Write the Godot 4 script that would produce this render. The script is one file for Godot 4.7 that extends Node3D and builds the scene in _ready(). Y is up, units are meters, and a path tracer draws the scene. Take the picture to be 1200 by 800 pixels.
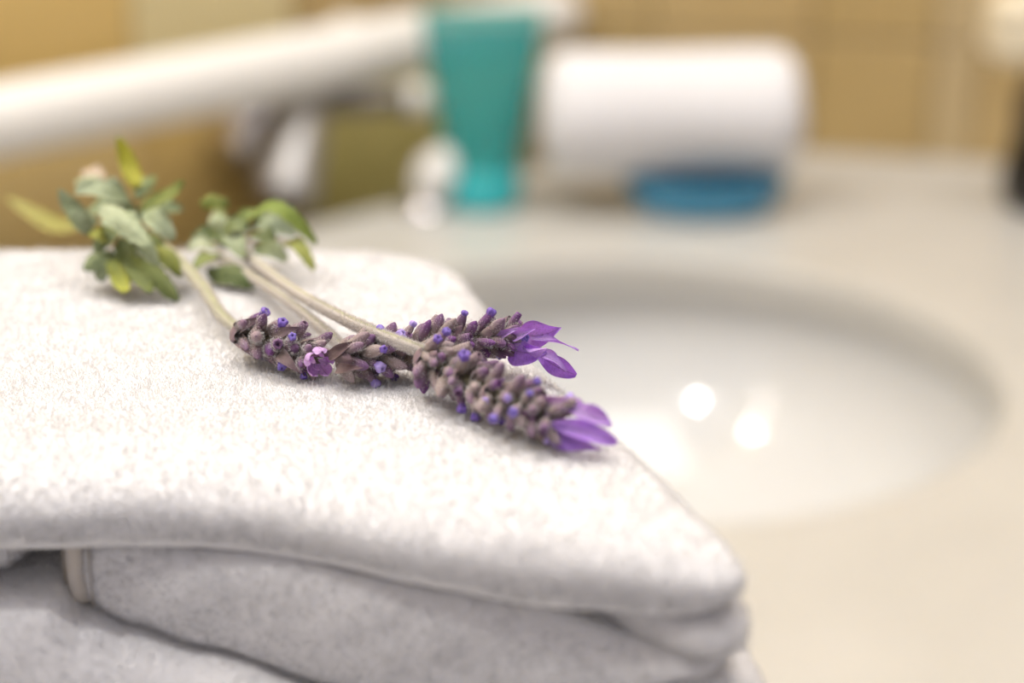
extends Node3D
# A spa still life: lavender on folded white towels beside a basin. Units: metres, counter top at y = 0.

var rng := RandomNumberGenerator.new()
var M := {}
var used := {}

# ---------------------------------------------------------------- naming and tagging
func numbered(parent: Node, called: String) -> String:
	var key := str(parent.get_instance_id()) + called
	var n: int = used.get(key, 0)
	used[key] = n + 1
	return called if n == 0 else "%s_%03d" % [called, n]

func obj(called: String, mesh: Mesh, mat: Material, parent: Node = self, at := Vector3.ZERO) -> MeshInstance3D:
	var o := MeshInstance3D.new()
	o.name = numbered(parent, called)
	o.mesh = mesh
	o.material_override = mat
	o.position = at
	parent.add_child(o, true)
	return o

func thing(called: String, label: String, category: String, at := Vector3.ZERO, turn := 0.0, group := "") -> Node3D:
	var o := Node3D.new()
	o.name = numbered(self, called)
	o.position = at
	o.rotation.y = turn
	add_child(o, true)
	return tag(o, label, category, group)

func tag(o: Node3D, label: String, category: String, group := "") -> Node3D:
	o.set_meta("label", label)
	o.set_meta("category", category)
	if group:
		o.set_meta("group", group)
	return o

func struct(called: String, mesh: Mesh, mat: Material, label: String, category: String, at := Vector3.ZERO) -> MeshInstance3D:
	var o := obj(called, mesh, mat, self, at)
	o.set_meta("kind", "structure")
	tag(o, label, category)
	return o

func V(x: float, y: float, z: float) -> Vector3:
	return Vector3(x, y, z) * 0.01

# ---------------------------------------------------------------- mesh helpers
# rows of points joined into a skin; every row has the same length
func skin(st: SurfaceTool, rows: Array, colours: Array = [], wrap := false) -> void:
	var n: int = rows.size()
	for i in n - 1:
		var a: PackedVector3Array = rows[i]
		var b: PackedVector3Array = rows[i + 1]
		var w: int = a.size()
		var last: int = w if wrap else w - 1
		for j in last:
			var k: int = (j + 1) % w
			var quad := [[a[j], i, j, 0], [b[j], i + 1, j, 0], [b[k], i + 1, k, 1], [a[j], i, j, 0], [b[k], i + 1, k, 1], [a[k], i, k, 1]]
			for q in quad:
				if colours.size():
					var c: PackedColorArray = colours[q[1]]
					st.set_color(c[q[2]])
				st.set_uv(Vector2(float(j + q[3]) / w, float(q[1]) / (n - 1)))
				st.add_vertex(q[0])

func begin() -> SurfaceTool:
	var st := SurfaceTool.new()
	st.begin(Mesh.PRIMITIVE_TRIANGLES)
	st.set_smooth_group(0)
	return st

func finish(st: SurfaceTool) -> ArrayMesh:
	st.generate_normals()
	st.index()
	return st.commit()

# profile: points (radius, height); ribs > 0 presses grooves into the wall
func lathe(profile: Array, sides := 24, ribs := 0, depth := 0.0, shade: Array = []) -> ArrayMesh:
	var rows := []
	var cols := []
	for i in profile.size():
		var p: Vector2 = profile[i]
		var row := PackedVector3Array()
		var cr := PackedColorArray()
		for j in sides:
			var a := TAU * j / sides
			var r: float = p.x * (1.0 + (depth * cos(a * ribs) if ribs else 0.0))
			row.append(Vector3(cos(a) * r, p.y, sin(a) * r))
			if shade.size():
				cr.append(shade[i])
		rows.append(row)
		if shade.size():
			cols.append(cr)
	var st := begin()
	skin(st, rows, cols, true)
	return finish(st)

func catmull(pts: Array, t: float) -> Vector3:
	var n := pts.size() - 1
	var f := clampf(t, 0.0, 1.0) * n
	var i := mini(int(f), n - 1)
	var u := f - i
	var p0: Vector3 = pts[maxi(i - 1, 0)]
	var p1: Vector3 = pts[i]
	var p2: Vector3 = pts[i + 1]
	var p3: Vector3 = pts[mini(i + 2, n)]
	return 0.5 * (2.0 * p1 + (p2 - p0) * u + (2.0 * p0 - 5.0 * p1 + 4.0 * p2 - p3) * u * u + (3.0 * p1 - p0 - 3.0 * p2 + p3) * u * u * u)

# a stem, hose or rail along a curve; square > 0 gives it flat sides, groove paints the strip facing up in the second colour
func sweep(pts: Array, r0: float, r1: float, seg := 40, sides := 16, square := 0.0, c0 := Color.WHITE, c1 := Color.WHITE, round_ends := false) -> ArrayMesh:
	var rows := []
	var cols := []
	for i in seg + 1:
		var t := float(i) / seg
		var p := catmull(pts, t)
		var d := (catmull(pts, minf(t + 0.01, 1.0)) - catmull(pts, maxf(t - 0.01, 0.0))).normalized()
		var side := d.cross(Vector3.UP).normalized()
		var up := side.cross(d).normalized()
		var r := lerpf(r0, r1, t)
		if round_ends:
			var e := minf(t, 1.0 - t) * seg
			if e < 4.0:
				r *= sqrt(1.0 - pow(1.0 - e / 4.0, 2.0)) * 0.999 + 0.001
		var row := PackedVector3Array()
		var cr := PackedColorArray()
		for j in sides:
			var a := TAU * j / sides
			var k := r * (1.0 - square * pow(absf(cos(2.0 * a)), 1.5))
			row.append(p + (side * cos(a) + up * sin(a)) * k)
			var w := clampf(1.25 - absf(angle_difference(a, PI * 0.46)) * 4.2, 0.0, 1.0)
			cr.append(c0.lerp(c1, w))
		rows.append(row)
		cols.append(cr)
	# close both ends
	for e in [0, rows.size() - 1]:
		var mid := Vector3.ZERO
		for q in rows[e]:
			mid += q
		mid /= sides
		var flat := PackedVector3Array()
		for j in sides:
			flat.append(mid + (rows[e][j] - mid) * 0.02)
		if e == 0:
			rows.push_front(flat)
			cols.push_front(cols[0])
		else:
			rows.push_back(flat)
			cols.push_back(cols[cols.size() - 1])
	var st := begin()
	skin(st, rows, cols, true)
	return finish(st)

# a petal, bract or leaf: from the origin to tip, w wide, cupped and bent, with thickness
func blade(tip: Vector3, w: float, facing: Vector3, bend: float, cup: float, kind: String, thick := 0.00016, c0 := Color.WHITE, c1 := Color.WHITE, twist := 0.0, seed := 0) -> ArrayMesh:
	var length := tip.length()
	var d := tip / length
	var side := d.cross(facing)
	if side.length() < 0.01:
		side = d.cross(Vector3(0.31, 0.87, 0.2))
	side = side.normalized()
	var out := side.cross(d).normalized()
	var nl := 14
	var nw := 8
	var front := []
	var back := []
	var fc := []
	var wob := float(seed) * 1.7
	for i in nl + 1:
		var t := float(i) / nl
		var half := 0.0
		match kind:
			"petal":
				half = sin(PI * pow(t, 0.85)) * (1.0 - 0.35 * t) * 1.12 + 0.05 * (1.0 - t)
			"bract":
				half = pow(sin(PI * pow(t, 0.62)), 0.8) * (1.0 - 0.25 * t) + 0.1 * (1.0 - t)
			"flare":
				half = pow(sin(PI * (0.08 + 0.9 * t)), 0.7) * (0.55 + 0.45 * t)
			"ribbon":
				half = 0.8 * pow(1.0 - t, 0.35) * (0.45 + 0.55 * sin(PI * minf(t * 1.6 + 0.12, 1.0)))
			"leaf":
				half = pow(sin(PI * (0.05 + 0.92 * pow(t, 0.9))), 0.55) * (1.0 + 0.13 * sin(t * 38.0 + wob))
		half = maxf(half, 0.015) * w * 0.5
		var tw := twist * t
		var s2 := side * cos(tw) + out * sin(tw)
		var o2 := out * cos(tw) - side * sin(tw)
		var mid := d * length * t + out * bend * sin(PI * t)
		var f := PackedVector3Array()
		var b := PackedVector3Array()
		var c := PackedColorArray()
		for j in nw + 1:
			var v := 2.0 * j / nw - 1.0
			var ripple := 0.075 * w * sin(t * 9.0 + v * 2.3 + wob) * absf(v)
			var ang := cup * v
			var lift := half * (1.0 - cos(ang)) / maxf(absf(cup), 0.05) * signf(cup) + ripple
			var across: float = half * (sin(ang) / cup if absf(cup) > 0.05 else v)
			var p := mid + s2 * across + o2 * lift
			if kind == "leaf":
				p += o2 * w * 0.07 * (1.0 - minf(1.0, absf(v) * 4.0))
			var th: float = thick * (1.0 - 0.85 * v * v) * (1.0 - 0.6 * t)
			f.append(p + o2 * th)
			b.append(p - o2 * th)
			var k := t * 0.75 + 0.25 * absf(v)
			c.append(c0.lerp(c1, k))
		front.append(f)
		back.append(b)
		fc.append(c)
	var st := begin()
	skin(st, front, fc)
	for i in back.size():
		back[i].reverse()
	skin(st, back, fc)
	# rim
	var rim_a := PackedVector3Array()
	var rim_b := PackedVector3Array()
	var rim_c := PackedColorArray()
	for i in nl + 1:
		rim_a.append(front[i][nw]); rim_b.append(back[i][0]); rim_c.append(fc[i][nw])
	for i in nl + 1:
		rim_a.append(front[nl - i][0]); rim_b.append(back[nl - i][nw]); rim_c.append(fc[nl - i][0])
	skin(st, [rim_a, rim_b], [rim_c, rim_c])
	return finish(st)

func moved(m: ArrayMesh, t: Transform3D) -> ArrayMesh:
	var st := SurfaceTool.new()
	st.append_from(m, 0, t)
	return st.commit()

func box_bevel(size: Vector3, b: float) -> ArrayMesh:
	var st := begin()
	var h := size / 2.0
	var prof := [[h.x - b, -h.y], [h.x, -h.y + b], [h.x, h.y - b], [h.x - b, h.y]]
	var rows := []
	for e in [[0.02, -h.y], prof[0], prof[1], prof[2], prof[3], [0.02, h.y]]:
		var inx: float = h.x - e[0]
		var ex: float = h.x - inx
		var ez: float = h.z - inx
		if e[0] == 0.02:
			ex = h.x * 0.01; ez = h.z * 0.01
		rows.append(PackedVector3Array([Vector3(ex, e[1], ez), Vector3(-ex, e[1], ez), Vector3(-ex, e[1], -ez), Vector3(ex, e[1], -ez)]))
	st.set_smooth_group(-1)
	skin(st, rows, [], true)
	return finish(st)

func prism(poly: Array, y0: float, y1: float) -> ArrayMesh:
	var pv := PackedVector2Array(poly)
	var tri := Geometry2D.triangulate_polygon(pv)
	var st := begin()
	st.set_smooth_group(-1)
	for y in [y0, y1]:
		for k in range(0, tri.size(), 3):
			var order := [tri[k], tri[k + 1], tri[k + 2]]
			var a: Vector2 = pv[order[0]]
			var cr := (pv[order[1]] - a).cross(pv[order[2]] - a)
			if (cr > 0.0) != (y == y1):
				order.reverse()
			for q in order:
				st.add_vertex(Vector3(pv[q].x, y, pv[q].y))
	var area := 0.0
	for i in pv.size():
		area += pv[i].cross(pv[(i + 1) % pv.size()])
	for i in pv.size():
		var a := pv[i]
		var b := pv[(i + 1) % pv.size()]
		if area > 0.0:
			var s := a; a = b; b = s
		for q in [Vector3(a.x, y0, a.y), Vector3(a.x, y1, a.y), Vector3(b.x, y1, b.y), Vector3(a.x, y0, a.y), Vector3(b.x, y1, b.y), Vector3(b.x, y0, b.y)]:
			st.add_vertex(q)
	st.generate_normals()
	return st.commit()

# ---------------------------------------------------------------- textures and materials
func noise_tex(freq: float, lo: Color, hi: Color, seed: int, octaves := 4, size := 512, kind := FastNoiseLite.TYPE_SIMPLEX_SMOOTH) -> NoiseTexture2D:
	var n := FastNoiseLite.new()
	n.seed = seed
	n.frequency = freq
	n.noise_type = kind
	n.fractal_octaves = octaves
	var t := NoiseTexture2D.new()
	t.width = size
	t.height = size
	t.seamless = true
	t.noise = n
	var g := Gradient.new()
	g.set_color(0, lo)
	g.set_color(1, hi)
	t.color_ramp = g
	return t

func mat(called: String, c: Color, rough := 0.6, metal := 0.0) -> StandardMaterial3D:
	var m := StandardMaterial3D.new()
	m.resource_name = called
	m.albedo_color = c
	m.roughness = rough
	m.metallic = metal
	M[called] = m
	return m

func triplanar(m: StandardMaterial3D, tex: Texture2D, scale: float, world := false) -> void:
	m.albedo_texture = tex
	m.uv1_triplanar = true
	m.uv1_world_triplanar = world
	m.uv1_scale = Vector3.ONE * scale

func vein_tex() -> ImageTexture:
	var im := Image.create(256, 256, false, Image.FORMAT_RGB8)
	var n := FastNoiseLite.new()
	n.seed = 5
	n.frequency = 0.03
	for y in 256:
		for x in 256:
			var u := absf(x / 255.0 - 0.5) * 2.0
			var v := y / 255.0
			var w := n.get_noise_2d(x, y)
			var a := absf(sin((v * 9.0 - u * 2.2 + w * 0.9) * PI))
			var b := absf(sin((u * 5.0 + v * 2.0 + w * 1.2) * PI))
			var k := 1.0 - 0.16 * pow(1.0 - a, 6.0) - 0.12 * pow(1.0 - b, 7.0) - 0.2 * exp(-u * 22.0) + 0.05 * w
			im.set_pixel(x, y, Color(k, k * 0.97, k))
	return ImageTexture.create_from_image(im)

func materials() -> void:
	var m := mat("terry", Color(0.95, 0.945, 0.948), 0.95)
	m.heightmap_enabled = true
	m.heightmap_texture = noise_tex(0.09, Color.BLACK, Color.WHITE, 3, 3)
	m.heightmap_scale = 0.012
	m.uv1_triplanar = true
	m.uv1_scale = Vector3.ONE * 16.0
	m = mat("pile", Color(0.96, 0.955, 0.958), 0.9)
	m.backlight_enabled = true
	m.backlight = Color(1.0, 1.0, 1.0)
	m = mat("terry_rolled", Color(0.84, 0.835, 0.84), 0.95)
	m = mat("hem", Color(0.86, 0.83, 0.79), 0.9)
	m = mat("counter", Color.WHITE, 0.3)
	triplanar(m, noise_tex(0.012, Color(0.71, 0.702, 0.68), Color(0.74, 0.732, 0.711), 11, 5), 1.6, true)
	m = mat("ceramic", Color(0.805, 0.805, 0.80), 0.06)
	m.metallic_specular = 0.5
	var k := 0
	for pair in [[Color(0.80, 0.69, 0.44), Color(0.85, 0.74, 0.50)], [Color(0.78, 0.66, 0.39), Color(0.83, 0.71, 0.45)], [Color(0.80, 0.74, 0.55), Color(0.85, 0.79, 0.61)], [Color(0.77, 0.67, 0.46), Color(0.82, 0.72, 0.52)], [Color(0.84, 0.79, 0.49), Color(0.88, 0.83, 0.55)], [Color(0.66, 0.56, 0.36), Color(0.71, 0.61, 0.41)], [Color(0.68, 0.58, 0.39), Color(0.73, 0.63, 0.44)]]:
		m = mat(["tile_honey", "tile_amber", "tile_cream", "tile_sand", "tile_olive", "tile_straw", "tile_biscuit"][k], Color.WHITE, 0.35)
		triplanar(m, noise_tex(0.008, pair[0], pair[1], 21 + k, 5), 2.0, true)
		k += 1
	mat("strip", Color(0.715, 0.63, 0.47), 0.4)
	mat("grout", Color(0.72, 0.62, 0.44), 0.8)
	mat("plaster", Color(0.84, 0.85, 0.90), 0.9)
	mat("floor", Color(0.74, 0.73, 0.72), 0.5)
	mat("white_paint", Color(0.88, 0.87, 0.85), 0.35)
	mat("chrome", Color(0.86, 0.85, 0.85), 0.2, 1.0)
	mat("dim_chrome", Color(0.50, 0.48, 0.46), 0.35, 1.0)
	mat("satin_chrome", Color(0.70, 0.69, 0.68), 0.5, 1.0)
	mat("rubber", Color(0.2, 0.2, 0.22), 0.5)
	m = mat("teal", Color(0.10, 0.58, 0.57, 0.66), 0.27)
	m.transparency = BaseMaterial3D.TRANSPARENCY_ALPHA
	m = mat("teal_cap", Color(0.20, 0.70, 0.72), 0.18)
	m = mat("teal_crimp", Color(0.42, 0.70, 0.66, 0.8), 0.3)
	m.transparency = BaseMaterial3D.TRANSPARENCY_ALPHA
	m = mat("blue_dish", Color(0.14, 0.53, 0.68), 0.15)
	m.clearcoat_enabled = true
	mat("dark_bottle", Color(0.075, 0.065, 0.055), 0.3)
	mat("brown_label", Color(0.20, 0.145, 0.075), 0.5)
	mat("cream_plastic", Color(0.88, 0.83, 0.72), 0.35)
	# plants: vertex colours give each piece its own tints
	for spec in [["calyx", 0.9, 0.35], ["stem", 0.9, 0.4], ["leaf", 0.7, 0.25]]:
		m = mat(spec[0], Color.WHITE, spec[1])
		m.vertex_color_use_as_albedo = true
		m.rim_enabled = true
		m.rim = spec[2]
		m.rim_tint = 0.3
	M.calyx.albedo_texture = noise_tex(0.11, Color(0.62, 0.60, 0.60), Color(1.0, 1.0, 1.0), 31, 3, 256)
	M.calyx.uv1_triplanar = true
	M.calyx.uv1_scale = Vector3.ONE * 130.0
	M.stem.albedo_texture = noise_tex(0.12, Color(0.72, 0.71, 0.70), Color(1, 1, 1), 32, 3, 256)
	M.stem.uv1_triplanar = true
	M.stem.uv1_scale = Vector3.ONE * 130.0
	M.leaf.albedo_texture = noise_tex(0.05, Color(0.72, 0.74, 0.72), Color(1, 1, 1), 33, 4, 256)
	M.leaf.uv1_triplanar = true
	M.leaf.uv1_scale = Vector3.ONE * 60.0
	M.leaf.backlight_enabled = true
	M.leaf.backlight = Color(0.45, 0.5, 0.3)
	m = mat("petal", Color.WHITE, 0.55)
	m.vertex_color_use_as_albedo = true
	m.albedo_texture = vein_tex()
	m.albedo_color = Color(1.0, 1.0, 1.0)
	m.backlight_enabled = true
	m.backlight = Color(1.0, 0.9, 1.0)
	m.rim_enabled = true
	m.rim = 0.3
	m = mat("corolla", Color.WHITE, 0.5)
	m.vertex_color_use_as_albedo = true
	m.backlight_enabled = true
	m.backlight = Color(0.4, 0.35, 0.6)
	m = mat("hair", Color(0.86, 0.84, 0.83), 0.9)

# ---------------------------------------------------------------- camera, light
const UPPER := 1.50   # ceiling above the counter
func view_and_light() -> void:
	var cam := Camera3D.new()
	cam.name = "camera"
	var at := CameraAttributesPhysical.new()
	at.frustum_focal_length = 87.5
	at.frustum_focus_distance = 0.3005
	at.exposure_aperture = 8.8
	at.frustum_near = 0.02
	at.frustum_far = 20.0
	cam.attributes = at
	cam.position = Vector3(0, 0.265, 0)
	cam.rotation_degrees = Vector3(-20, 0, 0)
	cam.fov = rad_to_deg(2.0 * atan(0.2))
	cam.near = 0.02
	cam.far = 20.0
	add_child(cam)
	cam.current = true
	var we := WorldEnvironment.new()
	we.name = "environment"
	var e := Environment.new()
	e.background_mode = Environment.BG_COLOR
	e.background_color = Color(0.8, 0.8, 0.8)
	e.tonemap_mode = Environment.TONE_MAPPER_LINEAR
	e.tonemap_exposure = 0.5
	e.sdfgi_enabled = true
	e.ssao_enabled = true
	e.ssil_enabled = true
	we.environment = e
	add_child(we)
	# unseen softbox panel, added over the basin for soft light from above
	var p := thing("added_light_panel", "large square softbox panel added in the ceiling above the basin for soft light", "ceiling light", Vector3(0.22, UPPER, -0.60))
	obj("frame", box_bevel(Vector3(1.0, 0.03, 0.84), 0.006), M.white_paint, p, Vector3(0, -0.016, 0))
	var glow := mat("panel_glow", Color(0.9, 0.9, 0.9), 0.5)
	glow.emission_enabled = true
	glow.emission = Color(1.0, 0.97, 0.92)
	glow.emission_energy_multiplier = 0.6
	obj("diffuser", box_bevel(Vector3(0.92, 0.008, 0.76), 0.002), glow, p, Vector3(0, -0.034, 0))
	var al := AreaLight3D.new()
	al.name = "panel_lamp"
	al.area_size = Vector2(0.92, 0.76)
	al.light_color = Color(1.0, 0.988, 0.98)
	al.light_energy = 3.0
	al.area_range = 8.0
	al.shadow_enabled = true
	al.position = Vector3(0, -0.045, 0)
	al.rotation_degrees = Vector3(-90, 0, 0)
	p.add_child(al)

func bulb(p: Node3D, at: Vector3, energy: float) -> void:
	var g: StandardMaterial3D = M.get("bulb_glow")
	if g == null:
		g = mat("bulb_glow", Color(0.95, 0.93, 0.9), 0.4)
		g.emission_enabled = true
		g.emission = Color(1.0, 0.95, 0.86)
		g.emission_energy_multiplier = 6.0
	var s := SphereMesh.new()
	s.radius = 0.028
	s.height = 0.056
	obj("bulb", s, g, p, at)
	var o := OmniLight3D.new()
	o.name = "lamp"
	o.light_color = Color(1.0, 0.992, 0.98)
	o.light_energy = energy
	o.light_size = 0.025
	o.omni_range = 8.0
	o.omni_attenuation = 2.0
	o.shadow_enabled = true
	o.position = at
	p.add_child(o)

# ---------------------------------------------------------------- the room
const CORNER := Vector2(-0.004, -1.151)
const ALONG_LEFT := Vector2(-0.6991, 0.7151)
const ALONG_BACK := Vector2(0.9701, 0.2425)

func wall(called: String, a: Vector2, b: Vector2, label: String, m: Material) -> MeshInstance3D:
	var d := (b - a).normalized()
	var out := Vector2(d.y, -d.x) * 0.06
	if out.dot(Vector2(-0.1, 0.1) - a) > 0.0:
		out = -out
	var slab := BoxMesh.new()
	slab.size = Vector3(a.distance_to(b) + 0.12, UPPER + 0.95, 0.12)
	var c := (a + b) / 2.0 + out
	var w := struct(called, slab, m, label, "wall", Vector3(c.x, (UPPER + 0.1 - 0.85) / 2.0, c.y))
	w.rotation.y = atan2(-d.y, d.x)
	return w

func tiled(w: MeshInstance3D, from: Vector2, along: Vector2, cols: Array, rows: Array, choose: Array) -> void:
	# tiles proud of the wall face, joints 2 mm; cols and rows list the joints
	var n := Vector2(along.y, -along.x)
	if n.dot(Vector2(0.0, 0.3) - from) < 0.0:
		n = -n
	var turn := atan2(-along.y, along.x)
	var made := {}
	for i in cols.size() - 1:
		for j in rows.size() - 1:
			var wd: float = cols[i + 1] - cols[i]
			var ht: float = rows[j + 1] - rows[j]
			var key := "%.3f_%.3f" % [wd, ht]
			if not made.has(key):
				made[key] = box_bevel(Vector3(wd - 0.002, ht - 0.002, 0.008), 0.0012)
			var c: Vector2 = from + along * (cols[i] + wd / 2.0) + n * 0.0025
			var t := obj("tile", made[key], M[choose[(i * 7 + j * 3 + (i * j) % 5) % choose.size()]], w)
			t.transform = w.transform.affine_inverse() * Transform3D(Basis(Vector3.UP, turn), Vector3(c.x, rows[j] + ht / 2.0, c.y))
			if absf(cols[i] - 0.281) < 0.001 and w.name == "wall_back":
				t.material_override = M.strip
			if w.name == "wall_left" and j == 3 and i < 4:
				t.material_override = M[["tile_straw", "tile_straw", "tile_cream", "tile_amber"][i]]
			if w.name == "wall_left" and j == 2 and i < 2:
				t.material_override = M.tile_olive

func room() -> void:
	var a := CORNER + ALONG_LEFT * 1.95
	var d := CORNER + ALONG_BACK * 1.45
	var wl := wall("wall_left", a, CORNER, "left wall of honey coloured stone tiles behind the white rail and chrome tap", M.grout)
	var wb := wall("wall_back", CORNER, d, "back wall of honey coloured stone tiles behind the rolled towel", M.grout)
	wall("wall_right", d, Vector2(d.x, 1.4), "plain cream right wall outside the picture", M.plaster)
	wall("wall_front", Vector2(d.x, 1.4), Vector2(a.x, 1.4), "plain cream wall behind the viewer", M.plaster)
	wall("wall_far_left", Vector2(a.x, 1.4), a, "plain cream wall at the far left outside the picture", M.plaster)
	var ring := [CORNER - ALONG_LEFT * 0.12, a, Vector2(a.x, 1.4), Vector2(d.x, 1.4), d + ALONG_BACK * 0.1]
	struct("floor", prism(ring, -0.95, -0.85), M.floor, "brown tiled bathroom floor below the counter", "floor")
	struct("ceiling", prism(ring, UPPER, UPPER + 0.1), M.plaster, "plain white bathroom ceiling", "ceiling")
	# left wall: joints measured from the corner along the wall
	var cols := [0.0, 0.082, 0.186, 0.298, 0.41, 0.50, 0.585, 0.705, 0.825, 0.945, 1.065, 1.185, 1.305, 1.425, 1.545, 1.665, 1.785, 1.905]
	var rows := [-0.80, -0.52, -0.24, 0.074, 0.32, 0.60, 0.88, 1.16, 1.44]
	tiled(wl, CORNER, ALONG_LEFT, cols, rows, ["tile_amber", "tile_honey", "tile_amber"])
	var bcols := [0.0, 0.10, 0.205, 0.281, 0.309, 0.42, 0.54, 0.66, 0.78, 0.90, 1.02, 1.14, 1.26, 1.38]
	tiled(wb, CORNER, ALONG_BACK, bcols, rows, ["tile_straw", "tile_biscuit", "tile_straw", "tile_biscuit"])

const BASIN := Vector2(0.052, -0.70)
const BASIN_R := 0.158

func vanity() -> void:
	var outline := PackedVector2Array([Vector2(0.085, -1.122), CORNER + ALONG_BACK * 1.42 + Vector2(0, 0.006), Vector2(1.36, -0.14), Vector2(-0.56, -0.14), Vector2(-0.60, -0.42)])
	var c := thing("vanity_counter", "cream stone vanity counter with a round cut-out for the basin", "counter", Vector3.ZERO, atan2(-ALONG_BACK.y, ALONG_BACK.x))
	var n := 160
	var rows := []
	var inner := PackedVector3Array()
	for stage in 8:
		var row := PackedVector3Array()
		for i in n:
			var a := TAU * i / n
			var d := Vector2(cos(a), sin(a))
			var far := 9.0
			for k in outline.size():
				var h = Geometry2D.segment_intersects_segment(BASIN, BASIN + d * 5.0, outline[k], outline[(k + 1) % outline.size()])
				if h != null:
					far = minf(far, BASIN.distance_to(h))
			var r := 0.0
			var y := 0.0
			match stage:
				0: r = far - 0.003; y = -0.03
				1: r = far; y = -0.027
				2: r = far; y = -0.003
				3: r = far - 0.003; y = 0.0
				4: r = BASIN_R + 0.003; y = 0.0
				5: r = BASIN_R + 0.0008; y = -0.0008
				6: r = BASIN_R; y = -0.003
				7: r = BASIN_R; y = -0.019
			row.append(Vector3(BASIN.x + d.x * r, y, BASIN.y + d.y * r))
		rows.append(row)
	rows.append(rows[0])
	var st := begin()
	for s in 8:
		st.set_smooth_group(s if s != 5 else 4)
		skin(st, [rows[s], rows[s + 1]], [], true)
	obj("worktop", moved(finish(st), c.transform.affine_inverse()), M.counter, c)
	obj("cabinet", moved(prism([Vector2(0.10, -1.08), Vector2(1.30, -0.80), Vector2(1.30, -0.17), Vector2(-0.53, -0.17), Vector2(-0.56, -0.42)], -0.845, -0.30), c.transform.affine_inverse()), M.white_paint, c)
	# the bowl hangs under the cut-out
	var b := thing("wash_basin", "glossy white round ceramic wash basin set under the cream counter", "basin", Vector3(BASIN.x, 0, BASIN.y))
	var p := []
	for i in 33:
		var t := float(i) / 32.0 * PI / 2.0
		p.append(Vector2(0.166 * cos(t) + 0.0001, -0.02 - 0.11 * sin(t)))
	for i in 33:
		var t := (1.0 - float(i) / 32.0) * PI / 2.0
		p.append(Vector2(0.174 * cos(t) + 0.0001, -0.02 - 0.118 * sin(t)))
	p.append(Vector2(0.174, -0.0192))
	p.append(Vector2(0.166, -0.0192))
	p.append(Vector2(0.166, -0.02))
	obj("bowl", lathe(p, 128), M.ceramic, b)
	var dp := [Vector2(0.0001, -0.1275), Vector2(0.012, -0.1265), Vector2(0.019, -0.1262), Vector2(0.022, -0.1275), Vector2(0.022, -0.129), Vector2(0.0001, -0.129)]
	obj("drain", lathe(dp, 40), M.chrome, b)

# ---------------------------------------------------------------- towels
func smooth_outline(pts: Array, n: int) -> PackedVector2Array:
	var out := PackedVector2Array()
	var m := pts.size()
	for i in n:
		var f := float(i) / n * m
		var k := int(f)
		var u := f - k
		var p0: Vector2 = pts[(k - 1 + m) % m]
		var p1: Vector2 = pts[k % m]
		var p2: Vector2 = pts[(k + 1) % m]
		var p3: Vector2 = pts[(k + 2) % m]
		out.append(0.5 * (2.0 * p1 + (p2 - p0) * u + (2.0 * p0 - 5.0 * p1 + 4.0 * p2 - p3) * u * u + (3.0 * p1 - p0 - 3.0 * p2 + p3) * u * u * u) * 0.01)
	return out

# table: [x, value] pairs, all in cm
func table(t: Array, x: float) -> float:
	x *= 100.0
	if x <= t[0][0]:
		return t[0][1] * 0.01
	for i in t.size() - 1:
		if x < t[i + 1][0]:
			var u: float = (x - t[i][0]) / (t[i + 1][0] - t[i][0])
			return lerpf(t[i][1], t[i + 1][1], u * u * (3.0 - 2.0 * u)) * 0.01
	return t[t.size() - 1][1] * 0.01

# a folded layer of terry: outline in cm, top and bottom heights by x, soft upper shoulder and tighter lower lip
func layer_mesh(outline: Array, spine: Array, top: Array, bottom: Array, shoulder: float, lip: float, rough: float, seed: int) -> ArrayMesh:
	var ring := smooth_outline(outline, 300)
	var noise := FastNoiseLite.new()
	noise.seed = seed
	noise.frequency = 38.0
	noise.fractal_octaves = 3
	var s0: Vector2 = spine[0] * 0.01
	var s1: Vector2 = spine[1] * 0.01
	var steps := []   # [inset, share of height from the middle (-1..1), share of the way to the spine]
	for i in 15:
		steps.append([0.0, 1.0, 1.0 - i / 15.0])
	for i in 13:
		var a := PI / 2.0 * i / 12.0
		steps.append([shoulder * (1.0 - sin(a)), cos(a), 0.0])
	for i in range(1, 9):
		var a := PI / 2.0 * i / 8.0
		steps.append([lip * (1.0 - cos(a)), -sin(a), 0.0])
	for i in 5:
		steps.append([0.0, -1.0, 0.2 + i * 0.2])
	var rows := []
	for k in steps.size():
		var s: Array = steps[k]
		var row := PackedVector3Array()
		for q in ring:
			var sp := Geometry2D.get_closest_point_to_segment(q, s0, s1)
			var dir := (sp - q).normalized()
			var wide := lerpf(0.8, 1.15, clampf(-dir.y, 0.0, 1.0)) if k < 28 and shoulder > 0.012 else 1.0
			var p: Vector2 = q + dir * s[0] * wide
			if s[2] > 0.0:
				p = (q + dir * (shoulder * wide if k < 15 else lip)).lerp(sp, s[2])
			var yt := table(top, p.x)
			var yb := table(bottom, p.x)
			var ym := lerpf(yb, yt, 0.44)
			var y: float = ym + (yt - ym) * s[1] if s[1] >= 0.0 else ym + (ym - yb) * s[1]
			var w := noise.get_noise_3d(p.x, y * 2.0, p.y) * rough
			var push: float = w * (1.0 - absf(s[1])) * 1.3
			row.append(Vector3(p.x - dir.x * push, y + w * absf(s[1]), p.y - dir.y * push))
		rows.append(row)
	var st := begin()
	skin(st, rows, [], true)
	return finish(st)

# thousands of short terry fibres standing on a mesh (nobody could count them)
var tuft: ArrayMesh
func tuft_mesh() -> void:
	var pts := [Vector3(0, -0.1, 0), Vector3(0.0, 0.35, 0.0), Vector3(0.16, 0.75, 0.05), Vector3(0.42, 0.95, 0.1)]
	tuft = sweep(pts, 0.13, 0.07, 4, 4)

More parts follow.
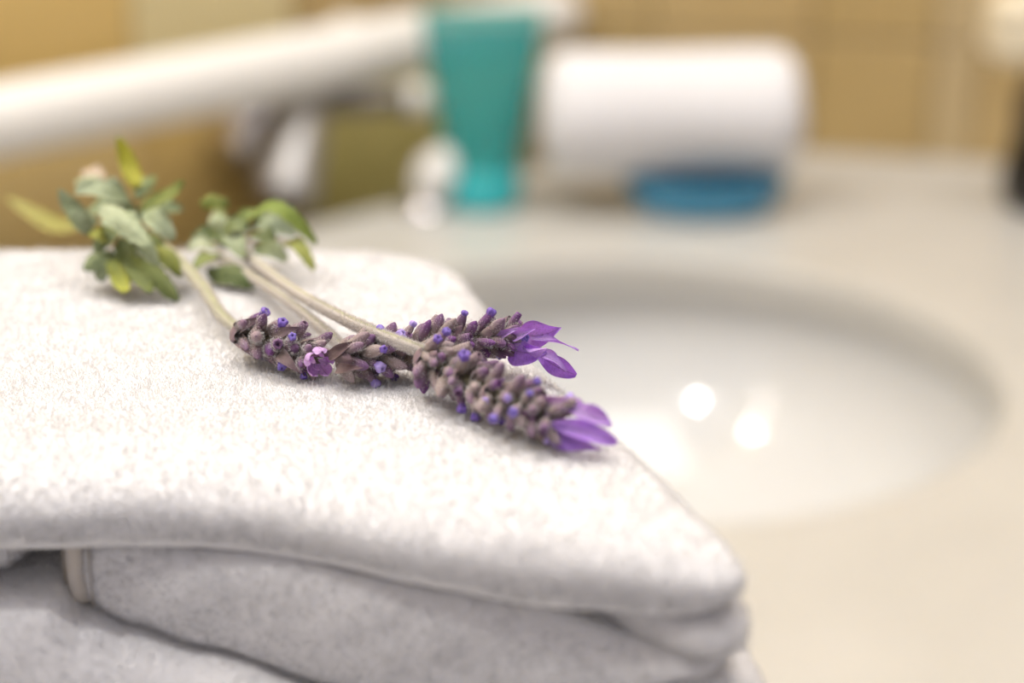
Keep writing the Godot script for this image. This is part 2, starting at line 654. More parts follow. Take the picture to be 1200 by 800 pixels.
func pile(parent: MeshInstance3D, count: int, length: float, width: float, seed: int, keep: Rect2, called := "terry_pile", m: Material = null, up := -0.4) -> void:
	var r := RandomNumberGenerator.new()
	r.seed = seed
	var f := parent.mesh.get_faces()
	var total := 0.0
	var sums := PackedFloat32Array()
	var at := PackedInt32Array()
	for i in range(0, f.size(), 3):
		var c := (f[i] + f[i + 1] + f[i + 2]) / 3.0
		if keep.has_area() and not keep.has_point(Vector2(c.x, c.z)):
			continue
		var nn := (f[i + 2] - f[i]).cross(f[i + 1] - f[i])
		var ar := nn.length()
		if ar < 1e-12 or nn.y / ar < up:
			continue
		total += ar
		sums.append(total)
		at.append(i)
	var mm := MultiMesh.new()
	mm.transform_format = MultiMesh.TRANSFORM_3D
	mm.mesh = tuft
	mm.instance_count = count
	for k in count:
		var i: int = at[mini(sums.bsearch(r.randf() * total), at.size() - 1)]
		var u := r.randf()
		var v := r.randf()
		if u + v > 1.0:
			u = 1.0 - u
			v = 1.0 - v
		var p := f[i] + (f[i + 1] - f[i]) * u + (f[i + 2] - f[i]) * v
		var n := (f[i + 2] - f[i]).cross(f[i + 1] - f[i]).normalized()
		var jit := Vector3(r.randf() - 0.5, r.randf() - 0.5, r.randf() - 0.5) * 1.5
		var y := (n + jit).normalized()
		var x := y.cross(Vector3(r.randf() - 0.5, r.randf() - 0.5, r.randf() - 0.5)).normalized()
		var z := x.cross(y)
		var l := length * r.randf_range(0.55, 1.15)
		mm.set_instance_transform(k, Transform3D(Basis(x * width, y * l, z * width), p))
	var o := MultiMeshInstance3D.new()
	o.name = numbered(parent, called)
	o.multimesh = mm
	o.material_override = m if m else M.pile
	o.set_meta("kind", "stuff")
	parent.add_child(o, true)

func P2(x: float, z: float) -> Vector2:
	return Vector2(x, z)

func towels() -> void:
	tuft_mesh()
	var sp := [P2(-18, -30), P2(-1.8, -29.5)]
	# top towel: thick upper fold and the turned-under fold that shows at its right end
	var t := thing("folded_towel", "topmost fluffy white folded towel that carries the lavender sprigs", "towel", Vector3.ZERO, 0, "folded white towels in the stack")
	var o1 := [P2(-22, -36.5), P2(-16, -36.7), P2(-9.6, -36.9), P2(-4.4, -36.9), P2(-2.5, -36.6), P2(-1.25, -35.3), P2(-0.7, -33.7), P2(0, -31.3), P2(0.85, -29.0), P2(1.5, -27.0), P2(2.15, -25.4), P2(2.7, -24.0), P2(3.1, -22.8), P2(3.32, -22.0), P2(2.8, -21.6), P2(1.8, -21.8), P2(0.5, -22.2), P2(-1.5, -22.9), P2(-3.6, -23.8), P2(-5.4, -24.1), P2(-8, -24.0), P2(-12, -24.0), P2(-18, -24.1), P2(-22, -24.2)]
	var f1 := obj("upper_fold", layer_mesh(o1, sp, [[-20, 15.5], [1.2, 15.5], [3.4, 15.3]], [[-20, 14.2], [-2, 14.1], [0, 14.1], [2, 14.25], [3.4, 14.45]], 0.015, 0.004, 0.0005, 1), M.terry, t)
	pile(f1, 250000, 0.0008, 0.0003, 101, Rect2(-0.14, -0.38, 0.2, 0.2))
	pile(f1, 9000, 0.0018, 0.00032, 111, Rect2(-0.14, -0.38, 0.2, 0.2), "loose_fibres")
	var o2 := [P2(-21, -36), P2(-4.4, -36.2), P2(-2, -35.5), P2(-0.5, -33), P2(0.6, -30), P2(1.8, -27), P2(2.6, -24.6), P2(3.3, -22.8), P2(3.42, -21.9), P2(2.8, -21.55), P2(1.9, -22.2), P2(1.0, -23.2), P2(-1.0, -24.4), P2(-6, -25.2), P2(-21, -25.4)]
	var f2 := obj("under_fold", layer_mesh(o2, sp, [[-20, 14.15], [0.5, 14.1], [2, 14.25], [3.4, 14.42]], [[-20, 14.05], [0, 13.9], [1.6, 13.72], [3.4, 13.68]], 0.006, 0.004, 0.0006, 2), M.terry, t)
	pile(f2, 3000, 0.0018, 0.00032, 112, Rect2(0.0, -0.26, 0.1, 0.1), "loose_fibres", null, -2.0)
	pile(f2, 16000, 0.0008, 0.0003, 102, Rect2(0.0, -0.26, 0.1, 0.1), "terry_pile", null, -2.0)
	# second towel: main fold with a hemmed left end, and a further fold left of the dark gap
	t = thing("folded_towel", "second white towel down, its hemmed left end beside a dark gap", "towel", Vector3.ZERO, 0, "folded white towels in the stack")
	var o3 := [P2(-6.9, -36), P2(-4.4, -36.2), P2(-2, -35.5), P2(-0.5, -33), P2(0.6, -30), P2(1.8, -27), P2(2.6, -24.6), P2(3.15, -22.9), P2(3.2, -22.1), P2(2.6, -21.8), P2(1.5, -22.2), P2(0, -22.6), P2(-2, -23.1), P2(-4, -23.8), P2(-5.6, -24.2), P2(-6.7, -24.5), P2(-6.98, -24.9), P2(-7.0, -26), P2(-7.0, -28)]
	var bot3 := [[-7, 12.9], [-6.2, 12.65], [-5, 12.4], [-3, 12.05], [0, 11.9], [1.6, 12.55], [2.6, 13.2], [3.2, 13.4]]
	var f3 := obj("main_fold", layer_mesh(o3, [P2(-5.5, -30), P2(-1.8, -29.5)], [[-7, 14.18], [-1, 14.05], [0.6, 13.9], [1.8, 13.7], [3.3, 13.62]], bot3, 0.004, 0.004, 0.0009, 3), M.terry, t)
	pile(f3, 60000, 0.0008, 0.0003, 103, Rect2(-0.09, -0.26, 0.2, 0.08), "terry_pile", null, -2.0)
	obj("hem", layer_mesh([P2(-7.35, -35), P2(-6.9, -35), P2(-6.8, -25.4), P2(-6.85, -24.9), P2(-7.1, -24.75), P2(-7.3, -25.0), P2(-7.36, -26)], [P2(-7.1, -33), P2(-7.08, -25.5)], [[-8, 14.2], [0, 14.2]], [[-8, 12.9], [0, 12.9]], 0.0006, 0.0006, 0.0002, 4), M.hem, t)
	var o3b := [P2(-21, -36), P2(-9, -36), P2(-7.44, -34), P2(-7.42, -30), P2(-7.62, -27), P2(-7.95, -25.4), P2(-8.15, -24.9), P2(-8.6, -24.7), P2(-12, -24.6), P2(-21, -24.7)]
	var f3b := obj("left_fold", layer_mesh(o3b, [P2(-18, -30), P2(-10, -30)], [[-20, 14.15], [-9, 14.15], [-7.6, 14.1]], [[-20, 13.5], [0, 13.5]], 0.005, 0.004, 0.0007, 5), M.terry, t)
	pile(f3b, 14000, 0.0008, 0.0003, 104, Rect2(-0.12, -0.27, 0.06, 0.06), "terry_pile", null, -2.0)
	# third towel
	t = thing("folded_towel", "third white towel down, bulging out below the dark gap at lower left", "towel", Vector3.ZERO, 0, "folded white towels in the stack")
	var o4 := [P2(-21, -37), P2(-4.4, -37), P2(-1.4, -36), P2(0.4, -33), P2(1.4, -30), P2(2.5, -27), P2(3.3, -24.6), P2(3.95, -22.9), P2(4.0, -21.9), P2(3.3, -21.5), P2(1.5, -21.6), P2(0, -22.1), P2(-2, -22.6), P2(-4, -23.1), P2(-6, -23.6), P2(-8, -23.7), P2(-12, -23.7), P2(-21, -23.8)]
	var f4 := obj("main_fold", layer_mesh(o4, sp, [[-20, 13.4], [-7.5, 13.25], [-6.9, 12.8], [-6.2, 12.55], [-5, 12.3], [-3, 11.95], [0, 11.8], [1.6, 12.45], [2.6, 13.15], [3.2, 13.28], [4.0, 12.9]], [[-20, 10.6], [0, 10.6], [4, 10.6]], 0.008, 0.006, 0.0009, 6), M.terry, t)
	pile(f4, 40000, 0.0008, 0.0003, 105, Rect2(-0.12, -0.27, 0.3, 0.1))
	# the rest of the stack, below the frame
	for k in 2:
		t = thing("folded_towel", ["fourth white towel down, below the lower edge of the picture", "lowest white folded towel, lying on the cream counter"][k], "towel", Vector3.ZERO, 0, "folded white towels in the stack")
		var o5 := []
		for q in o4:
			o5.append(q + Vector2(0.2 if q.x > -10 else 0.0, 0.15))
		obj("main_fold", layer_mesh(o5, sp, [[-20, 10.55 - 5.25 * k], [4, 10.55 - 5.25 * k]], [[-20, 5.35 - 5.3 * k], [4, 5.35 - 5.3 * k]], 0.012, 0.012, 0.0012, 7 + k), M.terry, t)

# ---------------------------------------------------------------- lavender
var calyxes := []
var corollas := []
var bud_faces := []

func lin(r: float, g: float, b: float) -> Color:
	return Color(r / 255.0, g / 255.0, b / 255.0).srgb_to_linear()

func bud_meshes() -> void:
	# downy tubular calyxes from grey-taupe to violet
	var tints := [[lin(182, 166, 156), lin(186, 168, 168)], [lin(172, 156, 148), lin(164, 134, 162)], [lin(164, 148, 136), lin(138, 100, 148)], [lin(190, 176, 166), lin(180, 158, 166)], [lin(150, 124, 140), lin(140, 86, 160)]]
	for t in tints:
		for v in 3:
			var p := []
			var sh := []
			for i in 15:
				var u := i / 14.0
				var r: float = [0.00036, 0.00042, 0.00040][v] + [0.00060, 0.00050, 0.00052][v] * pow(sin(PI * pow(u, [0.85, 0.72, 0.75][v]) * [0.95, 0.9, 0.84][v]), 0.85)
				if v < 2 and i > 11:
					r *= [1.0, 0.93, 0.78, 0.45][i - 11]
				sh.append((t[0] as Color).lerp(t[1], smoothstep(0.25, 1.0, u)))
				p.append(Vector2(r, 0.0047 * u))
			var ends := [[0.62, 0.00478], [0.5, 0.0046], [0.35, 0.0043], [0.02, 0.0041]] if v == 2 else [[0.2, 0.00482], [0.01, 0.00484]]
			for q in ends:
				p.append(Vector2(p[13].x * q[0], q[1]))
				sh.append((t[1] as Color).lerp(lin(110, 66, 110), 0.5))
			calyxes.append(lathe(p, 18, 7, 0.10, sh))
	# little blue-violet flowers peeping from the calyx mouths
	for t in [[lin(122, 100, 190), lin(150, 130, 218)], [lin(118, 88, 178), lin(140, 112, 208)], [lin(170, 146, 226), lin(206, 186, 244)]]:
		var p := [Vector2(0.00042, -0.0003), Vector2(0.0006, 0.0002), Vector2(0.00078, 0.0007), Vector2(0.00076, 0.0011), Vector2(0.0005, 0.0014), Vector2(0.00018, 0.00125), Vector2(0.00002, 0.0009)]
		var sh := []
		for i in 7:
			sh.append((t[0] as Color).lerp(t[1], i / 6.0) if i < 5 else (t[0] as Color) * 0.7)
		corollas.append(lathe(p, 20, 5, 0.16, sh))

func orient(y: Vector3, roll: float) -> Basis:
	y = y.normalized()
	var x := y.cross(Vector3(0.3, 0.2, 0.93)).normalized()
	var z := x.cross(y)
	return Basis(x, y, z) * Basis(Vector3.UP, roll)

func dot_hairs(parent: Node3D, places: Array, count: int, seed: int) -> void:
	var r := RandomNumberGenerator.new()
	r.seed = seed
	var mm := MultiMesh.new()
	mm.transform_format = MultiMesh.TRANSFORM_3D
	mm.mesh = tuft
	mm.instance_count = count
	for k in count:
		var pl: Array = places[r.randi() % places.size()]   # transform, radius, length
		var tr: Transform3D = pl[0]
		var a := r.randf() * TAU
		var u := r.randf()
		var rad: float = pl[1] * (0.75 + 0.25 * sin(PI * u))
		var n := (tr.basis * Vector3(cos(a), 0.2, sin(a))).normalized()
		var p: Vector3 = tr * Vector3(cos(a) * rad, u * pl[2], sin(a) * rad)
		var y := (n + Vector3(r.randf() - 0.5, r.randf() - 0.5, r.randf() - 0.5) * 1.2).normalized()
		var x := y.cross(Vector3(0.2, 0.9, r.randf())).normalized()
		var l := r.randf_range(0.0002, 0.00042)
		mm.set_instance_transform(k, Transform3D(Basis(x * 0.00022, y * l, x.cross(y) * 0.00022), p))
	var o := MultiMeshInstance3D.new()
	o.name = numbered(parent, "downy_hair")
	o.multimesh = mm
	o.material_override = M.hair
	o.set_meta("kind", "stuff")
	parent.add_child(o, true)

# a spike of whorls along an axis; a part of its sprig, its buds are sub-parts
func spike(sprig: Node3D, axis: Array, whorls: int, each: int, big: float, reach: float, violet: float, blue: float, seed: int, floor_y: float) -> MeshInstance3D:
	var r := RandomNumberGenerator.new()
	r.seed = seed
	var sp := obj("flower_spike", sweep(axis, 0.0013, 0.0009, 24, 12, 0.1, lin(120, 112, 84), lin(112, 112, 62)), M.stem, sprig)
	var hairs := []
	for w in whorls:
		var t := (w + 0.25) / whorls
		var c := catmull(axis, t)
		var d := (catmull(axis, minf(t + 0.02, 1.0)) - catmull(axis, maxf(t - 0.02, 0.0))).normalized()
		var s := d.cross(Vector3.UP).normalized()
		var u := s.cross(d)
		var grow := big * lerpf(1.08, 0.86, t)
		for k in each:
			var a := TAU * (k + 0.5 * (w % 2)) / each + r.randf_range(-0.3, 0.3)
			var rad := (s * cos(a) + u * sin(a)).normalized()
			var tilt := r.randf_range(0.5, 1.15) * reach
			var dir := (d * cos(tilt) + rad * sin(tilt)).normalized()
			var base := c + rad * 0.0009 * big + d * r.randf_range(-0.0009, 0.0009)
			var lenk := grow * r.randf_range(0.8, 1.3)
			# buds that would dig into the towel bend up along it
			var tip := base + dir * 0.0047 * lenk
			if tip.y < floor_y:
				dir.y += (floor_y - tip.y) / (0.0047 * lenk)
				dir = dir.normalized()
			var pick := r.randi() % 4
			if r.randf() < violet * (0.4 + 0.9 * t):
				pick = 4 - (r.randi() % 2) * 2
			var fat := grow * r.randf_range(0.85, 1.2)
			var b := obj("calyx", calyxes[pick * 3 + [0, 1, 0, 1, 2][r.randi() % 5]], M.calyx, sp, base)
			b.basis = orient(dir, r.randf() * TAU) * Basis.from_scale(Vector3(fat, lenk, fat))
			hairs.append([Transform3D(b.basis, base), 0.00105, 0.0047])
			if r.randf() < blue:
				var f := obj("floret", corollas[r.randi() % 3], M.corolla, sp, base + dir * 0.0041 * lenk)
				f.basis = orient(dir + rad * 0.2, r.randf() * TAU) * Basis.from_scale(Vector3.ONE * grow * r.randf_range(0.8, 1.25))
		# two broad downy bracts hold each whorl
		for k in 2:
			var a := PI * k + w * 1.3 + r.randf_range(-0.4, 0.4)
			var rad := (s * cos(a) + u * sin(a)).normalized()
			var tip := d * 0.0036 * grow + rad * 0.0034 * grow
			var base := c + rad * 0.0006 - d * 0.0012
			if (base + tip).y < floor_y:
				tip.y += floor_y - (base + tip).y
			var m := blade(tip, 0.0042 * grow, -rad + d * 0.5, -0.0008, 1.1, "bract", 0.00022, lin(146, 130, 120), lin(136, 106, 126), 0.0, w + k)
			obj("bract", m, M.calyx, sp, base)
	dot_hairs(sp, hairs, 9000, seed + 5)
	return sp

func petal(sp: Node3D, base: Vector3, tip: Vector3, w: float, facing: Vector3, bend: float, cup: float, kind: String, c0: Color, c1: Color, twist := 0.0, seed := 0, called := "petal") -> void:
	obj(called, blade(tip - base, w, facing, bend, cup, kind, 0.00013, c0, c1, twist, seed), M.petal, sp, base)

func leaf(sprig: Node3D, base: Vector3, tip: Vector3, w: float, bend: float, c0: Color, c1: Color, cup := 0.5, facing := Vector3(0.1, 0.85, 0.5), seed := 0) -> void:
	obj("leaf", blade(tip - base, w, facing, bend, cup, "leaf", 0.00035, c0, c1, 0.0, seed), M.leaf, sprig, base)

func stem_of(sprig: Node3D, pts: Array, r0: float, r1: float, pale: Color, green: Color, seed: int) -> void:
	var s := obj("stem", sweep(pts, r0, r1, 60, 20, 0.12, pale, green), M.stem, sprig)
	var hairs := []
	for i in 60:
		var t := 0.35 + 0.65 * i / 60.0
		var p := catmull(pts, t)
		var d := (catmull(pts, minf(t + 0.01, 1.0)) - p).normalized()
		if d.length() < 0.5:
			d = (p - catmull(pts, t - 0.02)).normalized()
		hairs.append([Transform3D(orient(d, 0.0), p), lerpf(r0, r1, t) * 1.0, 0.0011])
	dot_hairs(s, hairs, 5000, seed)

func lavender() -> void:
	bud_meshes()
	var violet := lin(214, 180, 246)
	var pale := lin(232, 210, 250)
	var deep := lin(180, 136, 226)
	var mauve := lin(180, 148, 184)
	var cam_side := Vector3(0, 0.34, 0.94)
	# ---- front sprig
	var g := thing("lavender_sprig", "front lavender sprig whose purple tipped head points lowest and furthest right", "lavender", Vector3.ZERO, 0, "lavender sprigs on the towel")
	stem_of(g, [V(-5.70, 15.87, -34.65), V(-4.34, 16.05, -31.74), V(-3.10, 16.31, -29.28), V(-2.24, 16.38, -28.07), V(-1.42, 16.30, -27.41)], 0.00115, 0.0012, lin(214, 206, 198), lin(160, 166, 96), 41)
	var sp := spike(g, [V(-1.50, 16.22, -27.52), V(-1.0, 16.13, -26.95), V(-0.4, 16.07, -26.25), V(0.28, 16.03, -25.6), V(0.62, 15.98, -25.3)], 10, 9, 1.0, 1.0, 0.25, 0.26, 7, 0.1562)
	# collar of thick woolly bracts where the stem meets the head
	for k in 5:
		var a := -0.9 + k * 0.75
		var tip := Vector3(cos(a) * 0.0022 + 0.003, sin(a) * 0.0036 - 0.0008, 0.0028 + 0.002 * (k % 2))
		obj("bract", blade(tip, 0.0034, Vector3(-0.6, 0.2, -0.6), -0.0016, 1.5, "bract", 0.0004, lin(164, 150, 138), lin(150, 132, 128), 0.0, k), M.calyx, sp, V(-1.55, 16.2, -27.5))
	petal(sp, V(0.42, 16.1, -25.5), V(0.98, 16.34, -25.15), 0.0042, cam_side, 0.0008, 1.0, "bract", mauve, pale, 0.2, 1)
	petal(sp, V(0.20, 15.95, -25.35), V(0.44, 16.22, -25.15), 0.0040, cam_side, 0.0006, 1.3, "bract", mauve, lin(168, 140, 168), 0.0, 2)
	petal(sp, V(0.88, 16.2, -25.25), V(1.58, 15.98, -25.0), 0.0046, Vector3(0.1, 0.5, 0.8), 0.0009, 0.9, "flare", pale, violet, 0.3, 3)
	petal(sp, V(0.60, 15.98, -25.1), V(1.66, 15.78, -24.78), 0.0050, Vector3(0, 0.55, 0.8), 0.0013, 1.1, "flare", violet, lin(206, 166, 244), 0.0, 4)
	petal(sp, V(0.55, 15.85, -25.1), V(1.42, 15.68, -24.75), 0.0044, Vector3(0, 0.2, 1.0), 0.0002, 0.8, "bract", deep, violet, -0.4, 5)
	petal(sp, V(0.70, 16.1, -25.4), V(1.25, 16.12, -25.2), 0.0046, Vector3(0.1, 0.9, 0.3), 0.0008, 0.8, "bract", violet, pale, 0.0, 6)
	# ---- middle sprig, behind
	var h := thing("lavender_sprig", "middle lavender sprig lying behind the front one, with spread violet petals at its tip", "lavender", Vector3.ZERO, 0, "lavender sprigs on the towel")
	stem_of(h, [V(-6.28, 15.76, -34.83), V(-4.50, 15.92, -31.60), V(-3.38, 15.96, -29.4), V(-2.96, 15.99, -28.4)], 0.0010, 0.0011, lin(200, 192, 182), lin(150, 156, 100), 42)
	sp = spike(h, [V(-3.05, 16.0, -28.1), V(-1.95, 16.05, -28.17), V(-0.91, 16.16, -28.37), V(-0.05, 16.24, -28.45)], 10, 9, 1.0, 0.98, 0.55, 0.2, 17, 0.1562)
	for q in [[V(-3.2, 15.98, -28.0), V(-2.65, 16.35, -27.95), 0.003], [V(-3.05, 15.85, -27.8), V(-2.55, 16.0, -27.5), 0.0028]]:
		obj("bract", blade(q[1] - q[0], q[2], Vector3(-0.2, 0.5, 0.85), 0.0010, 1.5, "bract", 0.0004, lin(140, 118, 110), lin(120, 92, 104), 0.0, 3), M.calyx, sp, q[0])
	var A := func(px: float, py: float, near: float) -> Vector3:
		return V((px - 600.0) * 0.01512, 16.21 - (py - 396.0) * 0.01421, -28.45 + (py - 396.0) * -0.00517 + near)
	petal(sp, A.call(572, 398, 0.1), A.call(611, 372, 0.25), 0.0026, Vector3(-0.2, 0.3, 0.9), 0.0006, 1.3, "bract", violet, pale, 0.3, 11)
	petal(sp, A.call(588, 396, 0.0), A.call(608, 377, 0.1), 0.0024, Vector3(0.5, 0.2, 0.8), -0.0003, 1.0, "bract", deep, violet, 0.0, 12)
	petal(sp, A.call(608, 392, -0.25), A.call(658, 385, -0.15), 0.0056, cam_side + Vector3(0, -0.5, 0.3), 0.0016, 0.5, "petal", pale, lin(206, 166, 244), 0.25, 13)
	petal(sp, A.call(596, 402, 0.15), A.call(641, 409, 0.3), 0.0072, cam_side + Vector3(0, -0.3, 0), 0.0013, 1.25, "bract", violet, lin(206, 166, 244), -0.1, 14)
	petal(sp, A.call(622, 398, 0.0), A.call(678, 409, 0.2), 0.0030, Vector3(0.1, 0.9, 0.5), 0.0009, 1.4, "ribbon", pale, violet, 0.6, 15)
	petal(sp, A.call(628, 414, 0.1), A.call(676, 442, 0.35), 0.0058, cam_side + Vector3(0.1, -0.2, 0), 0.0013, 1.15, "flare", violet, lin(206, 166, 244), -0.25, 16)
	petal(sp, A.call(600, 388, 0.2), A.call(628, 374, 0.3), 0.0030, Vector3(-0.3, 0.2, 0.9), 0.0008, 1.4, "bract", pale, violet, 0.5, 21)
	petal(sp, A.call(612, 400, 0.3), A.call(640, 396, 0.5), 0.0034, Vector3(0.1, -0.3, 0.9), 0.0007, 1.5, "flare", violet, pale, -0.5, 22)
	petal(sp, A.call(632, 410, 0.25), A.call(664, 432, 0.5), 0.0028, Vector3(0.5, 0.3, 0.8), 0.0009, 1.3, "bract", pale, violet, 0.5, 23)
	petal(sp, A.call(582, 408, 0.0), A.call(624, 424, 0.1), 0.0022, cam_side, -0.0003, 0.9, "bract", deep, violet, 0.0, 17)
	petal(sp, A.call(584, 402, 0.3), A.call(603, 412, 0.4), 0.0022, cam_side, 0.0004, 1.2, "bract", lin(110, 92, 96), mauve, 0.0, 18)
	# ---- left sprig
	var l := thing("lavender_sprig", "short lavender sprig at the left ending in a pale lilac open floret", "lavender", Vector3.ZERO, 0, "lavender sprigs on the towel")
	stem_of(l, [V(-8.42, 16.1, -35.98), V(-7.25, 16.05, -34.27), V(-6.17, 16.0, -32.14), V(-5.54, 15.92, -30.61), V(-4.93, 15.93, -29.46)], 0.0016, 0.0011, lin(206, 202, 172), lin(182, 190, 128), 43)
	sp = spike(l, [V(-5.0, 15.98, -29.4), V(-4.4, 15.98, -28.95), V(-3.9, 15.93, -28.6), V(-3.5, 15.9, -28.3)], 5, 8, 1.02, 0.95, 0.2, 0.16, 27, 0.1562)
	for q in [[V(-5.0, 16.0, -29.3), V(-4.5, 16.4, -29.0), 0.0032], [V(-4.95, 15.95, -29.2), V(-4.55, 15.75, -28.6), 0.003], [V(-4.3, 16.05, -28.8), V(-3.75, 16.4, -28.5), 0.003], [V(-3.75, 16.0, -28.4), V(-3.05, 16.05, -28.0), 0.0036], [V(-4.1, 15.95, -28.4), V(-3.7, 15.75, -27.9), 0.003]]:
		obj("bract", blade(q[1] - q[0], q[2], Vector3(-0.2, 0.5, 0.85), 0.0012, 1.1, "bract", 0.0003, lin(146, 130, 122), lin(138, 112, 128), 0.0, 5), M.calyx, sp, q[0])
	var fb := V(-3.45, 15.93, -28.15)
	var fd := Vector3(0.42, -0.02, 0.9).normalized()
	var fs := fd.cross(Vector3.UP).normalized()
	var fu := fs.cross(fd)
	for k in 9:
		var inner := k >= 5
		var a := TAU * k / (4.0 if inner else 5.0) + 0.4
		var rad := fs * cos(a) + fu * sin(a)
		var rr := 0.0012 if inner else 0.0025
		petal(sp, fb + rad * rr * 0.5, fb + fd * (0.0024 if inner else 0.0030) + rad * rr * 1.0, rr * 1.7, -rad + fd * 0.2, -0.0008, 1.1, "flare", lin(238, 210, 251), lin(250, 240, 253) if inner else lin(240, 218, 250), 0.0, 30 + k)
	# ---- leaves. Left clump belongs to the left sprig, right clump is shared by the other two
	var sage := lin(158, 170, 126)
	var grey := lin(200, 208, 174)
	var olive := lin(128, 138, 58)
	var moss := lin(100, 112, 58)
	var lime := lin(176, 172, 40)
	var sets := [
		[l, [
			[V(-7.93, 17.21, -35.14), V(-8.44, 18.11, -35.89), 0.0042, -0.0020, lime, lin(190, 182, 30)],
			[V(-7.81, 16.84, -34.80), V(-6.84, 17.44, -34.59), 0.0040, -0.0010, olive, lin(170, 178, 90)],
			[V(-8.10, 16.96, -34.84), V(-9.11, 17.27, -34.52), 0.0055, 0.0020, sage, grey],
			[V(-8.42, 16.87, -35.44), V(-9.49, 17.06, -36.15), 0.0050, 0.0020, sage, grey],
			[V(-8.69, 16.63, -34.29), V(-9.36, 17.40, -34.15), 0.0042, -0.0020, sage, grey],
			[V(-8.74, 16.52, -34.04), V(-9.17, 17.16, -33.85), 0.0042, 0.0010, grey, sage],
			[V(-7.96, 16.98, -35.06), V(-7.67, 17.32, -35.61), 0.0037, 0.0010, sage, olive],
			[V(-9.04, 16.92, -36.42), V(-9.50, 17.07, -37.01), 0.0052, 0.0010, lin(200, 176, 150), lin(224, 200, 180)],
			[V(-9.97, 15.51, -38.04), V(-12.39, 15.45, -40.67), 0.0047, -0.0050, lin(176, 172, 84), lin(190, 178, 96)],
			[V(-8.48, 17.07, -34.03), V(-7.28, 16.60, -32.79), 0.0052, 0.0020, grey, lin(188, 198, 156)],
			[V(-8.15, 16.90, -33.75), V(-7.52, 16.71, -33.15), 0.0050, 0.0020, lin(150, 164, 110), grey],
			[V(-7.58, 16.92, -34.19), V(-6.93, 16.50, -33.61), 0.0050, 0.0020, sage, grey],
			[V(-7.73, 16.23, -33.30), V(-6.66, 15.64, -32.23), 0.0045, 0.0020, olive, moss],
			[V(-7.86, 16.13, -33.26), V(-7.21, 15.77, -32.28), 0.0045, 0.0010, moss, olive],
			[V(-8.13, 16.19, -33.07), V(-7.68, 15.80, -32.29), 0.0040, -0.0010, olive, lin(196, 196, 60)],
			[V(-8.19, 16.24, -33.51), V(-8.68, 16.03, -33.01), 0.0045, 0.0010, moss, sage],
			[V(-8.34, 16.38, -33.78), V(-8.63, 16.63, -33.44), 0.0042, 0.0010, olive, lin(200, 196, 84)],
			[V(-8.22, 16.17, -33.49), V(-8.29, 15.87, -32.74), 0.0047, 0.0000, moss, lin(84, 92, 66)],
			[V(-7.42, 16.34, -33.55), V(-6.66, 15.96, -32.88), 0.0042, 0.0020, lin(150, 150, 40), olive],
			[V(-8.01, 16.62, -35.14), V(-9.03, 16.68, -35.16), 0.0063, 0.0020, moss, sage],
			[V(-8.05, 16.46, -35.29), V(-7.10, 16.58, -35.55), 0.0050, 0.0020, moss, sage],
			[V(-8.10, 16.22, -34.57), V(-7.19, 16.00, -34.06), 0.0063, 0.0020, moss, olive],
			[V(-8.19, 16.63, -34.29), V(-8.54, 16.24, -33.51), 0.0045, 0.0010, olive, sage],
			[V(-7.88, 16.74, -33.91), V(-7.12, 16.16, -32.84), 0.0042, 0.0020, olive, grey],
			[V(-8.14, 16.39, -33.99), V(-7.65, 15.80, -32.93), 0.0050, 0.0000, moss, olive],
			[V(-8.13, 16.85, -34.58), V(-8.51, 17.38, -35.21), 0.0042, -0.0010, moss, grey],
			[V(-7.88, 16.70, -33.68), V(-8.34, 16.91, -33.33), 0.0040, 0.0010, lin(150, 160, 96), grey]]],
		[g, [
			[V(-6.08, 16.77, -35.41), V(-6.66, 16.82, -35.21), 0.0042, 0.0010, olive, lin(132, 140, 40)],
			[V(-5.58, 16.59, -34.70), V(-4.09, 16.23, -34.15), 0.0045, 0.0070, lin(130, 150, 50), lin(150, 166, 70)],
			[V(-5.56, 16.32, -35.24), V(-4.62, 16.17, -34.98), 0.0057, 0.0030, sage, lin(176, 184, 160)],
			[V(-5.40, 16.05, -34.51), V(-4.67, 15.99, -33.85), 0.0047, 0.0020, lin(130, 144, 70), grey],
			[V(-4.80, 16.14, -34.33), V(-4.08, 15.85, -33.58), 0.0037, 0.0030, lin(156, 160, 70), lin(186, 190, 100)],
			[V(-5.97, 16.36, -34.83), V(-5.56, 16.02, -33.86), 0.0047, 0.0010, grey, sage],
			[V(-6.19, 16.05, -35.14), V(-6.47, 16.43, -35.92), 0.0045, 0.0010, sage, grey],
			[V(-5.50, 16.23, -34.78), V(-4.94, 16.04, -34.29), 0.0047, 0.0020, sage, olive],
			[V(-5.90, 16.41, -35.06), V(-5.31, 16.56, -35.33), 0.0040, 0.0010, olive, lin(140, 156, 70)]]],
		[h, [
			[V(-6.27, 15.79, -33.77), V(-5.19, 15.77, -32.92), 0.0057, 0.0010, moss, lin(86, 104, 44)],
			[V(-6.26, 16.11, -35.17), V(-6.84, 16.07, -34.94), 0.0047, 0.0010, lin(120, 134, 56), sage],
			[V(-6.33, 15.99, -34.70), V(-6.80, 16.07, -34.30), 0.0050, 0.0010, grey, lin(206, 208, 172)],
			[V(-6.22, 15.85, -35.29), V(-6.40, 16.50, -35.95), 0.0042, 0.0010, sage, olive],
			[V(-6.08, 16.35, -34.62), V(-5.51, 16.42, -34.64), 0.0042, 0.0020, olive, sage],
			[V(-6.12, 16.00, -34.06), V(-6.51, 15.91, -33.39), 0.0042, 0.0010, olive, lin(150, 160, 90)],
			[V(-6.08, 16.05, -34.51), V(-5.86, 16.41, -35.06), 0.0045, 0.0010, moss, sage]]],
	]
	for s in sets:
		var n := 0
		for q in s[1]:
			leaf(s[0], q[0], q[1], q[2], q[3], q[4], q[5], 0.55 if n % 3 else -0.6, Vector3(0.25 * sin(n * 2.1), 0.75, 0.55), n)
			n += 1

